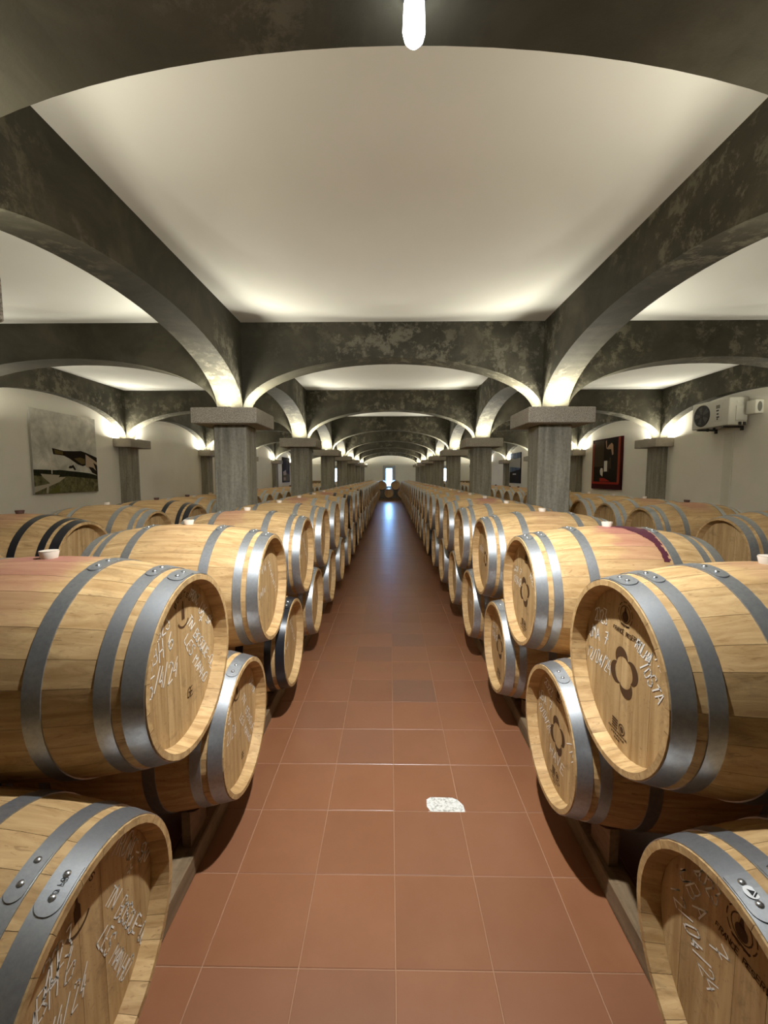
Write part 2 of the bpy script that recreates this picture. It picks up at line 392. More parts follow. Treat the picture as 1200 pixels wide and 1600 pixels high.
def hoop_mesh(c, w, mat, sgn):
    mb = MB(); x0, x1 = c - w/2, c + w/2; h = .0028
    pr = [(x0, rad(x0)-.001), (x0, rad(x0)+h), (x1, rad(x1)+h), (x1, rad(x1)-.001)]
    if c > .43: pr[3] = (x1, rad(x1)+.0005)
    pr = [(x*sgn, r) for x, r in pr]
    if sgn < 0: pr = pr[::-1]
    for a, b in ((0,1),(1,2),(2,3)): mb.rev([pr[a], pr[b]][::-1], 56, 0)
    return mb.mesh('hoop', [M[mat]])
HM = {(k, sg, mt): hoop_mesh(c, w, mt, sg) for k, (c, w) in enumerate(HOOPS) for sg in (1, -1) for mt in ('steel', 'black_hoop')}
def lap_mesh(c, w, mat):          # tongue of the overlapping strap, round at one end
    mb = MB(); w -= .004; h = .0058; L = .30; pts = []
    G = []; rr_ = w/2/.30
    steps = [(L-rr_)*i/4 for i in range(4)] + [L - rr_ + rr_*math.sin(t*PI/16) for t in range(8)]; n = len(steps) - 1
    for i, a in enumerate(steps):
        end = 1.0 if i < 4 else math.cos((i-4)*PI/16)
        x0, x1 = c - w/2*end, c + w/2*end
        G.append(mb.vs([(x0, rad(x0)*math.sin(a), rad(x0)*math.cos(a)), (x0, (rad(x0)+h)*math.sin(a), (rad(x0)+h)*math.cos(a)), (x1, (rad(x1)+h)*math.sin(a), (rad(x1)+h)*math.cos(a)), (x1, rad(x1)*math.sin(a), rad(x1)*math.cos(a))]))
    for i in range(n):
        for j in range(3): mb.face((G[i][j], G[i][j+1], G[i+1][j+1], G[i+1][j]), 0, False)
    mb.face(G[0]); mb.face(G[-1][::-1])
    return mb.mesh('lap_plate', [M[mat]])
LM = {(k, mt): lap_mesh(c, w, mt) for k, (c, w) in enumerate(HOOPS) for mt in ('steel', 'black_hoop')}
mb = MB(); mb.rev([(.0045, .0003), (.0036, .0045), (.0012, .0075), (-.001, .0082)], 10, 0, True, axis='Z'); RIV = mb.mesh('rivet', [M['rivet']])
def bung_mesh(mat):
    mb = MB(); R = mb.rev([(-.004, .023), (.021, .0285), (.024, .027)], 18, 0, True, axis='Z'); mb.face([r[-1] for r in R]); return mb.mesh('bung', [M[mat]])
BM = {m: bung_mesh(m) for m in ('bung', 'bung_dark')}
# head boards
edges = [-.2615, -.178, -.098, -.018, .058, .136, .205, .2615]
def board_mesh(u0, u1):
    mb = MB(); g_ = .0004; R = .2615; a, b = u0 + g_, u1 - g_; top = []
    N = 6
    us = [a + (b-a)*i/N for i in range(N+1)]
    pts = [(q, math.sqrt(max(0, R*R - q*q))) for q in us] + [(q, -math.sqrt(max(0, R*R - q*q))) for q in us[::-1]]
    pts = [p for i, p in enumerate(pts) if i == 0 or (abs(p[0]-pts[i-1][0]) + abs(p[1]-pts[i-1][1])) > 1e-5]
    mb.prism(pts, lambda p, q, d: (d, p, q), -.004, 0.0); return mb.mesh('head_board', [M['oak_head']])
HB = [board_mesh(edges[i], edges[i+1]) for i in range(7)]
def disk(mb, x, r, sgn, m=0, n=32):
    v = mb.vs([(x, r*math.cos(2*PI*k/n), r*math.sin(2*PI*k/n)) for k in range(n)]); mb.face(v if sgn > 0 else v[::-1], m)
mb = MB(); disk(mb, -.0035, .266, 1); HEAD_BACK = mb.mesh('head', [M['oak_dark']])
mb = MB(); disk(mb, 0, .2625, 1); HEAD_FLAT = mb.mesh('head', [M['oak_head']])

def body_mesh(n, xs, mats, full):
    """whole barrel shell; full adds hoops, heads and bung into the one mesh (far barrels)"""
    mb = MB(); pr = [(x, rad(x)) for x in xs]
    mb.rev(pr[::-1], n, 0); nf = len(mb.f)
    for sx in (-1, 1):
        x = .475*sx; ring = [(x, RE), (x, RI), (x-sx*DC, RC)]
        for a, b in ((0,1),(1,2)): mb.rev([ring[a], ring[b]] if sx < 0 else [ring[b], ring[a]], n, 0, False)
    if full:
        for c, w in HOOPS:
            for sg in (1, -1):
                x0, x1 = sg*(c-w/2), sg*(c+w/2); q = [(x0, rad(x0)-.001), (x0, rad(x0)+.003), (x1, rad(x1)+.003), (x1, rad(x1)-.001)]
                mb.rev(q[::-1] if sg > 0 else q, n, 1)
        for sg in (1, -1): disk(mb, sg*(.475-DC), .2635, sg, 2, 20)
        R = mb.rev([(RB-.004, .024), (RB+.026, .0305)], 10, 3, True, axis='Z'); mb.face([r[-1] for r in R], 3)
    me = mb.mesh('body', mats); at = me.attributes.new('sid', 'FLOAT', 'FACE')
    per = len(xs) - 1
    vals = []
    for i, p in enumerate(me.polygons):
        a = math.atan2(p.center[2], p.center[1]) if p.material_index == 0 else 0
        k = int((a + PI) / (2*PI) * 26); vals.append(((k*7919) % 97) / 97.0 if p.material_index == 0 else 0.0)
    at.data.foreach_set('value', vals); return me
BODY = body_mesh(52, XS, [M['oak']], False)
FULL = {mt: body_mesh(26, XS[::2], [M['oak'], M[mt], M['oak_head'], M['bung']], True) for mt in ('steel', 'black_hoop')}

# ---- single-stroke letters for the chalk (grid 4 x 6)
GL = {'0':"10 01 05 16 36 45 41 30 10",'1':"14 26 20",'2':"05 16 36 45 44 00 40",'3':"06 46 23 33 42 41 30 10 01",'4':"36 02 42,34 30",'5':"46 06 03 33 42 41 30 00",'6':"36 03 01 10 30 41 42 33 02",
'7':"06 46 10,13 43",'8':"13 04 05 16 36 45 44 33 13 02 01 10 30 41 42 33",'9':"43 13 04 05 16 36 45 42 20",'/':"00 46",'-':"03 43",'+':"03 43,21 25",'x':"05 41,01 45",
'A':"00 26 40,12 32",'B':"00 06 36 45 44 33 03,33 42 41 30 00",'C':"45 36 16 05 01 10 30 41",'E':"46 06 00 40,03 33",'F':"46 06 00,03 33",'G':"45 36 16 05 01 10 30 41 43 23",'H':"00 06,40 46,03 43",'I':"20 26",
'J':"46 41 30 10 01",'L':"06 00 40",'M':"00 06 23 46 40",'N':"00 06 40 46",'O':"10 01 05 16 36 45 41 30 10",'P':"00 06 36 45 44 33 03",'Q':"10 01 05 16 36 45 41 30 10,22 40",'R':"00 06 36 45 44 33 03,23 40",
'S':"45 36 16 05 04 13 33 42 41 30 10 01",'T':"06 46,26 20",'U':"06 01 10 30 41 46",'V':"06 20 46",'X':"00 46,06 40",'Y':"06 23 46,23 20",'~':"18 29 38 49",'u':"0A 04 02 12 34,44 30 40"}
GL['u'] = "0(10) ".strip() and "02 04 01 10 30 44,44 40 "
def ribbon(mb, pts, w, x=.0009):
    for (a, b), (c, d) in zip(pts, pts[1:]):
        L = math.hypot(c-a, d-b)
        if L < 1e-6: continue
        ex, ey = (c-a)/L*w*.35, (d-b)/L*w*.35; nx, ny = -(d-b)/L*w/2, (c-a)/L*w/2; a -= ex; b -= ey; c += ex; d += ey
        mb.poly([(x, a-nx, b-ny), (x, c-nx, d-ny), (x, c+nx, d+ny), (x, a+nx, b+ny)])
def write(mb, text, u0, v0, u1, v1, h, w=.0042, jit=.19, x=.0009, seed=1):
    rr = random.Random(seed); L = math.hypot(u1-u0, v1-v0); cx, cy = (u1-u0)/L, (v1-v0)/L; adv = L/len(text)
    for i, ch in enumerate(text):
        if ch == ' ' or ch not in GL: continue
        k = h*rr.uniform(.85, 1.2); ox = adv*i; oy = rr.uniform(-.1, .1)*h; sl = rr.uniform(.05, .3)
        for st in GL[ch].split(','):
            pts = []
            for q in st.split():
                px = int(q[0])/4*adv*.74 + rr.uniform(-jit, jit)*h*.3; py = int(q[1])/6*k + rr.uniform(-jit, jit)*h*.3; px += py*sl
                px += ox; py += oy; pts.append((u0 + px*cx - py*cy, v0 + px*cy + py*cx))
            ribbon(mb, pts, w*rr.uniform(.7, 1.15), x)
def scribble(mb, u0, v0, u1, v1, h, n, seed):
    rr = random.Random(seed); L = math.hypot(u1-u0, v1-v0); cx, cy = (u1-u0)/L, (v1-v0)/L; pts = []
    for i in range(n):
        px = L*i/n; py = h*(rr.uniform(.55, 1) if i % 2 else rr.uniform(0, .3)); pts.append((u0+px*cx-py*cy, v0+px*cy+py*cx))
        if rr.random() < .14: ribbon(mb, pts, .003); pts = []
    ribbon(mb, pts, .003)
def flower(mb, u, v, R, rot):
    N = 96; o, i_ = [], []
    for k in range(N):
        a = 2*PI*k/N; c = abs(math.cos(2*a)); ro = R*(.58 + .42*c**.75); ri = ro*(1 - .36*c**.55) - R*.012
        o.append((u + ro*math.cos(a+rot), v + ro*math.sin(a+rot))); i_.append((u + ri*math.cos(a+rot+.05), v + ri*math.sin(a+rot+.05)))
    for k in range(N):
        j = (k+1) % N; mb.poly([(.0007, *o[k]), (.0007, *o[j]), (.0007, *i_[j]), (.0007, *i_[k])])
def ring(mb, u, v, r0, r1, n=20, a0=0, a1=2*PI, sq_=1.0):
    for k in range(n):
        a, b = a0 + (a1-a0)*k/n, a0 + (a1-a0)*(k+1)/n
        mb.poly([(.0007, u+r1*math.cos(a), v+sq_*r1*math.sin(a)), (.0007, u+r1*math.cos(b), v+sq_*r1*math.sin(b)), (.0007, u+r0*math.cos(b), v+sq_*r0*math.sin(b)), (.0007, u+r0*math.cos(a), v+sq_*r0*math.sin(a))])
def flat(mb, pts): mb.poly([(.0007, p, q) for p, q in pts])
def crest(mb, u, v):
    for k in range(9): ring(mb, u, v, .038, .041, 2, 2*PI*k/9, 2*PI*(k+.72)/9)
    ring(mb, u, v, .026, .029, 16); ring(mb, u, v-.008, 0.0005, .017, 14); flat(mb, [(u-.008,v+.004),(u+.008,v+.004),(u+.003,v+.024),(u-.003,v+.024)])
    flat(mb, [(u-.026,v-.032),(u+.026,v-.032),(u+.022,v-.038),(u-.022,v-.038)])
def small_print(mb, u, v):
    for k in range(4): flat(mb, [(u-.035, v+.012-k*.009), (u-.002, v+.012-k*.009), (u-.002, v+.006-k*.009), (u-.035, v+.006-k*.009)])
    ring(mb, u+.022, v-.006, .0145, .018, 18); ring(mb, u+.022, v-.006, .0005, .010, 10)
    rr = random.Random(3)
    for row in range(3):
        a = u - .055 + row*.018
        while a < u + .055 - row*.02:
            w = rr.uniform(.004, .011); flat(mb, [(a, v-.031-row*.012), (a+w, v-.031-row*.012), (a+w, v-.025-row*.012), (a, v-.025-row*.012)]); a += w + .003
def bottle_stamp(mb, u, v):
    for k, ch in enumerate('BOUTES'):
        a = PI*(.80 - .60*k/5); x, y = u + .052*math.cos(a), v + .052*math.sin(a)
        write(mb, ch, x-.006*math.sin(a), y+.006*math.cos(a), x+.010*math.sin(a), y-.010*math.cos(a), .017, .0032, .02, .0007)
    flat(mb, [(u-.003,v+.040),(u+.003,v+.040),(u+.004,v+.018),(u+.010,v+.008),(u+.010,v-.024),(u-.010,v-.024),(u-.010,v+.008),(u-.004,v+.018)])
    ring(mb, u, v-.008, .038, .045, 12, PI*1.18, PI*1.82)

# what stands on each nearby head: chalk (text, u0, v0, u1, v1, letter height) and brands
HEADS = {
 ('L', 1, 0): dict(chalk=[('2023',-.165,.110,-.060,.150,.050),('uBH 6',-.195,.048,-.045,.075,.060),('5/4/24',-.200,-.030,-.033,-.030,.062),('TRONC',.060,.205,.129,.150,.034),('UX-SX',.135,.130,.232,.036,.036),
        ('x',.138,.088,.160,.080,.024),('TN BOSQUE-OL',.040,.118,.228,-.136,.036),('LES MANHO',.020,.060,.155,-.161,.036)], marks=lambda m: (bottle_stamp(m(), .022, .160), write(m(), 'GE', .030,-.150,.072,-.150,.034,.0045,.2,.0007))),
 ('L', 0, 0): dict(chalk=[('TRONC-SR/',.095,.190,.250,.020,.042),('+',.150,.068,.176,.062,.030),('TN BOSQUE-OL',.064,.090,.205,-.190,.042),('LES MANHO',.030,.020,.115,-.190,.044),('2023',-.120,.090,-.040,.100,.050),('uBH',-.165,.045,-.080,.050,.055),
        ('6',-.065,.035,-.030,.040,.055),('5/4/24',-.150,-.040,-.010,-.045,.055)], marks=lambda m: (bottle_stamp(m(), -.02, .165),)),
 ('L', 0, 1): dict(chalk=[('TN BOSQUE',.053,.092,.190,-.170,.034),('LES MANHO',.020,.010,.140,-.190,.032),('6',-.117,.060,-.080,.055,.05),('12/24',-.165,-.02,-.025,-.03,.05),('UX-SX',.165,.115,.225,.020,.032)], marks=lambda m: (bottle_stamp(m(), .0, .165), write(m(), 'GE', .03,-.2,.07,-.2,.03,.004,.2,.0007))),
 ('R', 1, 0): dict(chalk=[('2023',-.200,.100,-.110,.120,.044),('uMA 7',-.235,.030,-.100,.045,.048),('12/04/24',-.245,-.050,-.075,-.045,.046),('ROLHA',.050,.105,.126,.080,.036),('TOSTA',.080,.062,.178,-.010,.040),('MED',.150,.108,.205,.050,.034)],
        marks=lambda m: (crest(m(), -.008, .185), write(m(), 'FRANCE RESERVE', -.075,.118,.075,.118,.013,.0028,.02,.0007), flower(m(), -.002, -.002, .080, .35), small_print(m(), -.02, -.185))),
 ('R', 0, 1): dict(chalk=[('2023',-.175,.150,-.075,.125,.040),('uBA 7',-.235,.045,-.070,.060,.046),('12/04/24',-.240,.000,-.085,-.055,.044),('HAVE',-.080,-.135,.080,-.140,.046),('TM',.087,.036,.160,-.034,.050)],
        marks=lambda m: (crest(m(), -.008, .185), flower(m(), -.002, -.008, .082, .35), small_print(m(), -.01, -.185))),
 ('R', 0, 0): dict(chalk=[('2023',-.150,.175,-.070,.165,.04),('uBA 7',-.200,.125,-.060,.040,.050),('12/04/24',-.230,.055,-.075,-.060,.046)],
        marks=lambda m: (crest(m(), -.008, .185), write(m(), 'FRANCE RESERVE', -.075,.118,.075,.118,.013,.0028,.02,.0007), small_print(m(), -.02, -.185))),
 ('R', 1, 1): dict(chalk=[('uMA 7',-.22,.060,-.08,.065,.04),('12/04/24',-.22,.0,-.08,-.01,.04),('ROLHA',.06,.09,.16,.02,.04)], marks=lambda m: (crest(m(), -.008, .185), flower(m(), -.015, -.015, .082, .35), small_print(m(), -.02, -.185))),
 ('R', 0, 2): dict(chalk=[('uBA 7',-.22,.060,-.08,.065,.04),('12/04/24',-.22,.0,-.08,-.01,.04)], marks=lambda m: (flower(m(), -.015, -.01, .082, .35), small_print(m(), -.02, -.185))),
 ('R', 1, 2): dict(chalk=[('12/04/24',-.22,.02,-.08,.01,.04)], marks=lambda m: (flower(m(), -.0, -.02, .06, .35),)),
}
STAIN = {('L',1,0): (.75,0), ('L',1,2): (.6,-.1), ('L',1,4): (.7,0), ('R',1,1): (1.0,-.06), ('R',1,4): (.9,0), ('R',1,0): (.25,0), ('L',1,1): (.12,0), ('R',1,2): (.25,0)}
BLACK = {('L',0,2), ('L',1,6), ('L',1,9), ('R',0,7), ('L',0,8)}

def barrel(level, x, y, zc, rz, label, group, key, black=False, stain=(0,0), dark_bung=False):
    """level 2: every stave, board, hoop and rivet; 1: body, heads, hoops, bung; 0: one mesh"""
    mt = 'black_hoop' if black else 'steel'; rs = random.Random(str(key))
    if level == 0:
        o = obj('oak_barrel', FULL[mt], None, (x, y, zc), (0, 0, rz)); o['stain'] = float(stain[0]); o['stain_x'] = float(stain[1])
        return tag(o, label, 'barrel', group)
    r = tag(empty('oak_barrel', (x, y, zc - AX), rz), label, 'barrel', group)
    if level == 2:
        off = rs.uniform(0, 2*PI)
        for a, p in STV:
            ang = (a + off) % (2*PI); o = obj('stave', SM[p], r, (0, 0, AX), (ang, 0, 0)); d = min(ang, 2*PI - ang)
            o['stain'] = float(max(0, stain[0] * (1 - d/1.15))) if stain[0] else 0.0; o['stain_x'] = float(stain[1])
    else:
        o = obj('body', BODY, r, (0, 0, AX)); o['stain'] = float(stain[0]); o['stain_x'] = float(stain[1])
    front = -1 if rz == 0 else 1         # local side that turns to the camera
    for k in range(3):
        for sg in (1, -1):
            h = obj('hoop', HM[k, sg, mt], r, (0, 0, AX))
            if level == 2 and (sg > 0 or k == 2):
                a0 = rs.choice((.0, .05, .10)) + (.04 if key[1] == 0 else -.12) - (.14 if key == ('R', 0, 0) else 0)
                lp = obj('lap_plate', LM[k, mt], h, (0,0,0), (0, 0, 0))
                # the tongue points to the camera side, near the top of the barrel
                if front < 0: lp.rotation_euler = (a0, 0, 0)
                else: lp.rotation_euler = (-a0, 0, 0)
                lp.scale = (sg, -1 if front < 0 else 1, 1)
                c, w = HOOPS[k]
                for da in (.06, .20):
                    a = (a0 + da) * front
                    R_ = rad(c) + .0058; obj('rivet', RIV, h, (c*sg, R_*math.sin(a), R_*math.cos(a)), (-a, 0, 0))
    for sg in (1, -1):
        hx = sg*(.475 - DC); rot = (0, 0, 0 if sg > 0 else PI)
        if level == 2 and sg > 0:
            hd = obj('head', HEAD_BACK, r, (hx, 0, AX), rot)
            for b in HB: obj('head_board', b, hd, (rs.uniform(-.0004, .0002), 0, 0))
            spec = HEADS.get(key)
            lots = []
            def new():
                lots.append(MB()); return lots[-1]
            if spec:
                for i, c in enumerate(spec['chalk']): write(new(), *c, seed=i + len(str(key)))
            else:
                for i, c in enumerate(((-.19, .06, .02, .09, .05, 22), (-.17, -.04, .0, -.04, .05, 18), (.03, .13, .19, -.10, .045, 26))): scribble(new(), *c, str(key) + 'abc'[i])
            for q in lots: tag(build('chalk_writing', q, M['chalk'], hd), 'white chalk handwriting')
            lots.clear()
            if spec:
                spec['marks'](new)
                for q in lots: tag(build('brand_mark', q, M['burn'], hd), 'dark burnt brand')
        else: obj('head', HEAD_FLAT, r, (hx, 0, AX), rot)
    obj('bung', BM['bung_dark' if dark_bung else 'bung'], r, (0, 0, AX + RB))
    return r

SP = .976
DESC = {
 ('L',1,0): 'oak barrel with purple-stained top and chalked head, nearest of the upper tier left of aisle',
 ('L',0,0): 'dim oak barrel chalked with a large 6, nearest of the lower tier left of aisle',
 ('R',1,0): 'oak barrel with large flower brand and chalked date, nearest upper one right of aisle',
 ('R',0,0): 'dim oak barrel with round white sticker on its hoop, nearest lower one right of aisle',
 ('R',1,1): 'oak barrel with dark red wine spill running down its top, right of aisle',
 ('L',0,2): 'oak barrel with black painted hoops low beside the left of the aisle',
 ('R',0,1): 'low oak barrel with burnt flower brand, second of the lower tier right of aisle',
 ('L',0,1): 'low oak barrel with bright bare front hoop, second of the lower tier left of aisle',
}
for sd in ('L', 'R'):
    sg = -1 if sd == 'L' else 1; nm = 'left' if sd == 'L' else 'right'; rz = 0.0 if sd == 'L' else PI
    y0 = .8806 if sd == 'L' else .818; up = .488
    for tier, zc in ((0, .510), (1, 1.0286)):
        for i in range(0, 28 if tier == 0 else 27):
            y = y0 + SP*i + (up if tier else 0); key = (sd, tier, i); rr = random.Random(str(key))
            jx = 0 if i < 3 else rr.uniform(-.009, .009); jy = 0
            lv = 2 if 0 <= i <= 4 else (1 if i <= 13 else 0)
            if i == -1: lv = 1
            st = STAIN.get(key) or ((rr.uniform(.2, .8), rr.uniform(-.15, .1)) if tier and i > 4 and rr.random() < .4 else (0.0, 0.0))
            k = i + 1
            lab = DESC.get(key) or 'oak barrel in the %s tier %s of the aisle, %s from the camera' % ('upper' if tier else 'lower', nm, nth(k))
            barrel(lv, sg*(A + .475 + jx), y + jy, zc, rz, lab, '%s tier of barrels %s of the aisle' % ('upper' if tier else 'lower', nm), key, key in BLACK, st)

# dark red wine spilt from the bung and run down the second upper barrel on the right
spill = plain('spilt_wine', (.075, .014, .026), .55)
t_b = next(o for o in C.objects if o.get('label') == DESC[('R',1,1)])
mb = MB(); nx, na = 26, 22; G = {}
rr = random.Random(5); wob = [rr.uniform(-1, 1) for _ in range(60)]
def spill_in(x, a):
    if a < .10: return -.150 < x < -.035
    w = .012*wob[int(a*26) % 60]; mid = -.112 - .045*min(1, (a-.1)/.5)
    wd = .058 - .040*min(1, max(0, (a-.22))/.35)
    return abs(x - mid + w*.5) < max(.014, wd + .3*w) and a < .92
for i in range(nx*2):
    for j in range(na*2):
        x0, x1 = -.176 + .0029*i, -.176 + .0029*(i+1); a0, a1 = -.06 + .0255*j, -.06 + .0255*(j+1)
        if spill_in((x0+x1)/2, (a0+a1)/2):
            q = []
            for x, a in ((x0,a0),(x1,a0),(x1,a1),(x0,a1)):
                k = (round(x,4), round(a,4))
                if k not in G: R_ = rad(x) + .0009; G[k] = mb.vs([(x, R_*math.sin(a), R_*math.cos(a))])[0]
                q.append(G[k])
            mb.face(q, 0, True)
tag(build('wine_stain', mb, spill, t_b, (0, 0, AX)), 'dark red dried wine')

# rows behind the columns, two tiers high
for sd in ('L', 'R'):
    sg = -1 if sd == 'L' else 1; nm = 'left' if sd == 'L' else 'right'; rz = 0.0 if sd == 'L' else PI
    hx = 2.22 if sd == 'L' else 2.60
    ys = [2.10, 3.005, 3.95, 4.80, 5.54] if sd == 'L' else [2.36, 3.36, 4.44, 5.18]
    while ys[-1] < 28.0: ys.append(ys[-1] + .722)
    for i, y in enumerate(ys):
        rr = random.Random('b%s%d' % (sd, i)); bl = sd == 'L' and i in (1, 3)
        lab = {('L',1): 'oak barrel with wide black hoops behind the left row, near the landscape picture', ('L',3): 'second black-hooped oak barrel behind the left row, beside the wall pilaster',
               ('L',2): 'oak barrel with pale galvanised hoops between the two black-hooped ones',
               ('R',2): 'oak barrel with dark bung and brown stain behind the right row'}.get((sd, i)) or 'oak barrel behind the columns %s of the aisle, %s from the camera' % (nm, nth(i+1))
        barrel(1 if i < 14 else 0, sg*(hx + .475), y, 1.0286, rz, lab, 'upper barrels behind the %s columns' % nm, ('b'+sd, 1, i), bl,
               (.55, 0) if (sd, i) == ('R', 2) else (rr.uniform(0, .5), 0) if rr.random() < .3 else (0,0), (sd, i) in (('R',2), ('L',1)) or rr.random() < .3)
        if i + 1 < len(ys):
            ym = (y + ys[i+1])/2; d = (ys[i+1] - y)/2; dz = math.sqrt(max(.01, (2*RB+.009)**2 - d*d))
            barrel(0, sg*(hx + .475), ym, max(1.0286 - dz, AX + .02), rz, 'oak barrel in the hidden lower tier behind the %s columns' % nm, 'lower barrels behind the %s columns' % nm, ('b'+sd, 0, i))

# the stack at the far end of the aisle, heads to the camera
for x, zc, lab in ((-.555, 1.046, 'oak barrel end-on under the far window, upper left one of three'), (.365, 1.046, 'oak barrel end-on under the far window, upper right one of three'), (-.09, .50, 'oak barrel end-on under the far window, the low middle one of three')):
    barrel(1, x, 28.38 + .475, zc, -PI/2, lab, 'barrels at the far end of the aisle', ('end', 1, int(x*100)))
for x in (-1.01, .83): barrel(0, x, 28.38 + .475, .50, -PI/2, 'oak barrel end-on in the shade of the low end stack', 'barrels at the far end of the aisle', ('end', 0, int(x*100)))

# ------------------------------------------------------------------ racks: timber rails with chocks under the lower tier
def rack(sd, xs_, y0, y1, ys, zc, label, hz=.095):
    r = tag(empty('barrel_rack', (0, y0, 0)), label, 'rack', 'timber racks under the barrels')
    for x, lx in xs_:
        mb = MB(); mb.box(x-.045, x+.045, 0, y1-y0, 0, hz, 0, .006); build('rail', mb, M['timber'], r)
        rl = rad(lx); zb = zc - rl
        for y in ys:
            for s in (-1, 1):      # wedge either side of the belly
                p0, p1 = .07, .22
                f = lambda d: zc - math.sqrt(rl*rl - d*d) - .008
                pts = [(s*p0, hz), (s*p1, hz)] + [(s*d, f(d)) for d in (.22, .19, .16, .13, .10, .07)]
                if s < 0: pts = pts[::-1]
                mb = MB(); mb.prism(pts, lambda a, b, d: (x + d, y - y0 + a, b), -.018, .018); build('chock', mb, M['timber'], r)
for sd, sg, y0 in (('left', -1, .8806), ('right', 1, .818)):
    ys = [y0 + SP*i for i in range(28)]
    rack(sd, ((sg*.872, .279), (sg*1.43, .279)), -.2, 27.7, ys[:14], .510, 'rough timber rack with rails along the floor under the %s lower barrels' % sd)
    hx = (2.22 if sg < 0 else 2.60)
    mbx = tag(empty('barrel_rack', (0, 1.8, 0)), 'low timber bearers under the barrels behind the %s columns' % sd, 'rack', 'timber racks under the barrels')
    for q in (.16, .79):
        mb = MB(); x = sg*(hx + q); mb.box(x-.045, x+.045, 0, 27.1, 0, .075, 0, .006); build('rail', mb, M['timber'], mbx)
r = tag(empty('barrel_rack', (0, 28.38, 0)), 'brown timber bearer under the end stack at the far end of the aisle', 'rack', 'timber racks under the barrels')
for y in (.12, .80):
    mb = MB(); mb.box(-1.3, 1.15, y-.06, y+.06, 0, .165, 0, .006); build('rail', mb, M['timber'], r)

# round white sticker with a dark peak on the hoop of the nearest low barrel
for o in list(C.objects):
    if o.name.startswith('hoop') and o.parent and o.parent.get('label') == DESC[('R',0,0)] and o.data == HM[0, 1, 'steel']:
        mb = MB(); a0 = -next(c for c in o.children if c.name.startswith('lap_plate')).rotation_euler.x
        R_ = rad(.444) + .0036; mb.poly([(.0135*math.cos(2*PI*k/20), .0135*math.sin(2*PI*k/20), 0) for k in range(20)], 0)
        rq = lambda pts: [(-.72*(p*math.cos(.6) - q*math.sin(.6)), -.72*(p*math.sin(.6) + q*math.cos(.6)), .0004) for p, q in pts]
        mb.poly(rq([(-.010,-.006),(.010,-.006),(.004,.003),(.0,.011),(-.004,.003)]), 1); mb.poly(rq([(-.010,-.012),(.010,-.012),(.010,-.0085),(-.010,-.0085)]), 1)
        a = a0 + .13; s = build('sticker', mb, [M['white_label'], M['ink']], o, (.444, (R_+.0035)*math.sin(a), (R_+.0035)*math.cos(a)), (-a, .075, 0)); tag(s, 'round white sticker with a black peak')

# black marker scrawl on the strap end of the nearest low left barrel
for o in list(C.objects):
    if o.name.startswith('hoop') and o.parent and o.parent.get('label') == DESC[('L',0,0)] and o.data == HM[0, 1, 'steel']:
        mb = MB(); write(mb, 'odp8'.upper(), -.014, -.004, .016, -.004, .011, .0016, .15)
        a0 = next(c for c in o.children if c.name.startswith('lap_plate')).rotation_euler.x
        R_ = rad(.444) + .0066
        mb.v = [(.444 + q, R_*math.sin(-(a0 + .135) + p/R_), R_*math.cos(-(a0 + .135) + p/R_)) for _, p, q in mb.v]
        build('ink_writing', mb, M['ink'], o)

# ------------------------------------------------------------------ lamp under the first arch
lamp = tag(empty('arch_lamp', (.045, YC[0], Z_SPR + RISE)), 'bright bare white lamp hanging under the nearest arch', 'lamp')
TILT = math.radians(38)
mb = MB(); mb.rev([(.0, .034), (-.014, .034), (-.018, .022), (-.026, .022)], 24, 0, True, axis='Z'); build('lamp_holder', mb, M['lamp_body'], lamp)
mb = MB(); mb.rev([(-.024, .020), (-.034, .029), (-.105, .032), (-.124, .027), (-.136, .016), (-.140, .0005)][::-1], 24, 0, True, axis='Z'); build('bulb', mb, M['bulb'], lamp)
ld = bpy.data.lights.new('lamp_beam', 'SPOT'); ld.energy = LAMP_W; ld.color = (.93, .97, 1.0); ld.spot_size = math.radians(150); ld.spot_blend = 1.0; ld.shadow_soft_size = .03
lo = bpy.data.objects.new('lamp_beam', ld); C.objects.link(lo); lo.parent = lamp; lo.location = (0, .004, -.175); lo.rotation_euler = (TILT, 0, 0)

# ------------------------------------------------------------------ pictures on the walls
def pic_frame(name, side, y0, y1, z0, z1, thick, label, edge, paint):
    """a canvas on a side wall; paint(put) adds flat shapes in picture coordinates 0..1 (u to the right as seen, v up)"""
    x = -XW if side < 0 else XW; r = tag(empty(name, (x, (y0+y1)/2, z0)), label, 'picture')
    w, h = y1-y0, z1-z0; mb = MB()
    if side < 0: mb.box(.001, thick, -w/2, w/2, 0, h, 0, .004)
    else: mb.box(-thick, -.001, -w/2, w/2, 0, h, 0, .004)
    build('canvas', mb, edge, r)
    mats = []; pm = MB(); lay = [0]
    def put(pts, mat):
        if mat not in mats: mats.append(mat)
        lay[0] += 1; d = thick + .0004 + lay[0]*.00015
        q = [((d if side < 0 else -d), (u-.5)*w*(1 if side < 0 else -1), v*h) for u, v in pts]; pm.poly(q, mats.index(mat))
    paint(put); build('print', pm, mats, r)
def cloudy(name, a, b, sc_=4):
    t = NT(name); n1 = t.noise(t.coords((1,1,1), False), sc_, 6, .6, .4); t.col(t.ramp(n1, [(.32, a), (.68, b)])); t.set(Roughness=.5); return t.m
P_sky = cloudy('printed_sky', (.36,.34,.28), (.76,.73,.63), 3.2); P_tree = cloudy('printed_trees', (.012,.012,.006), (.03,.03,.014), 20)
P_vine = cloudy('printed_vineyard', (.05,.05,.02), (.21,.185,.085), 14); P_path = plain('printed_path', (.42,.37,.27), .5); P_grass = plain('printed_grass', (.12,.115,.03), .5)
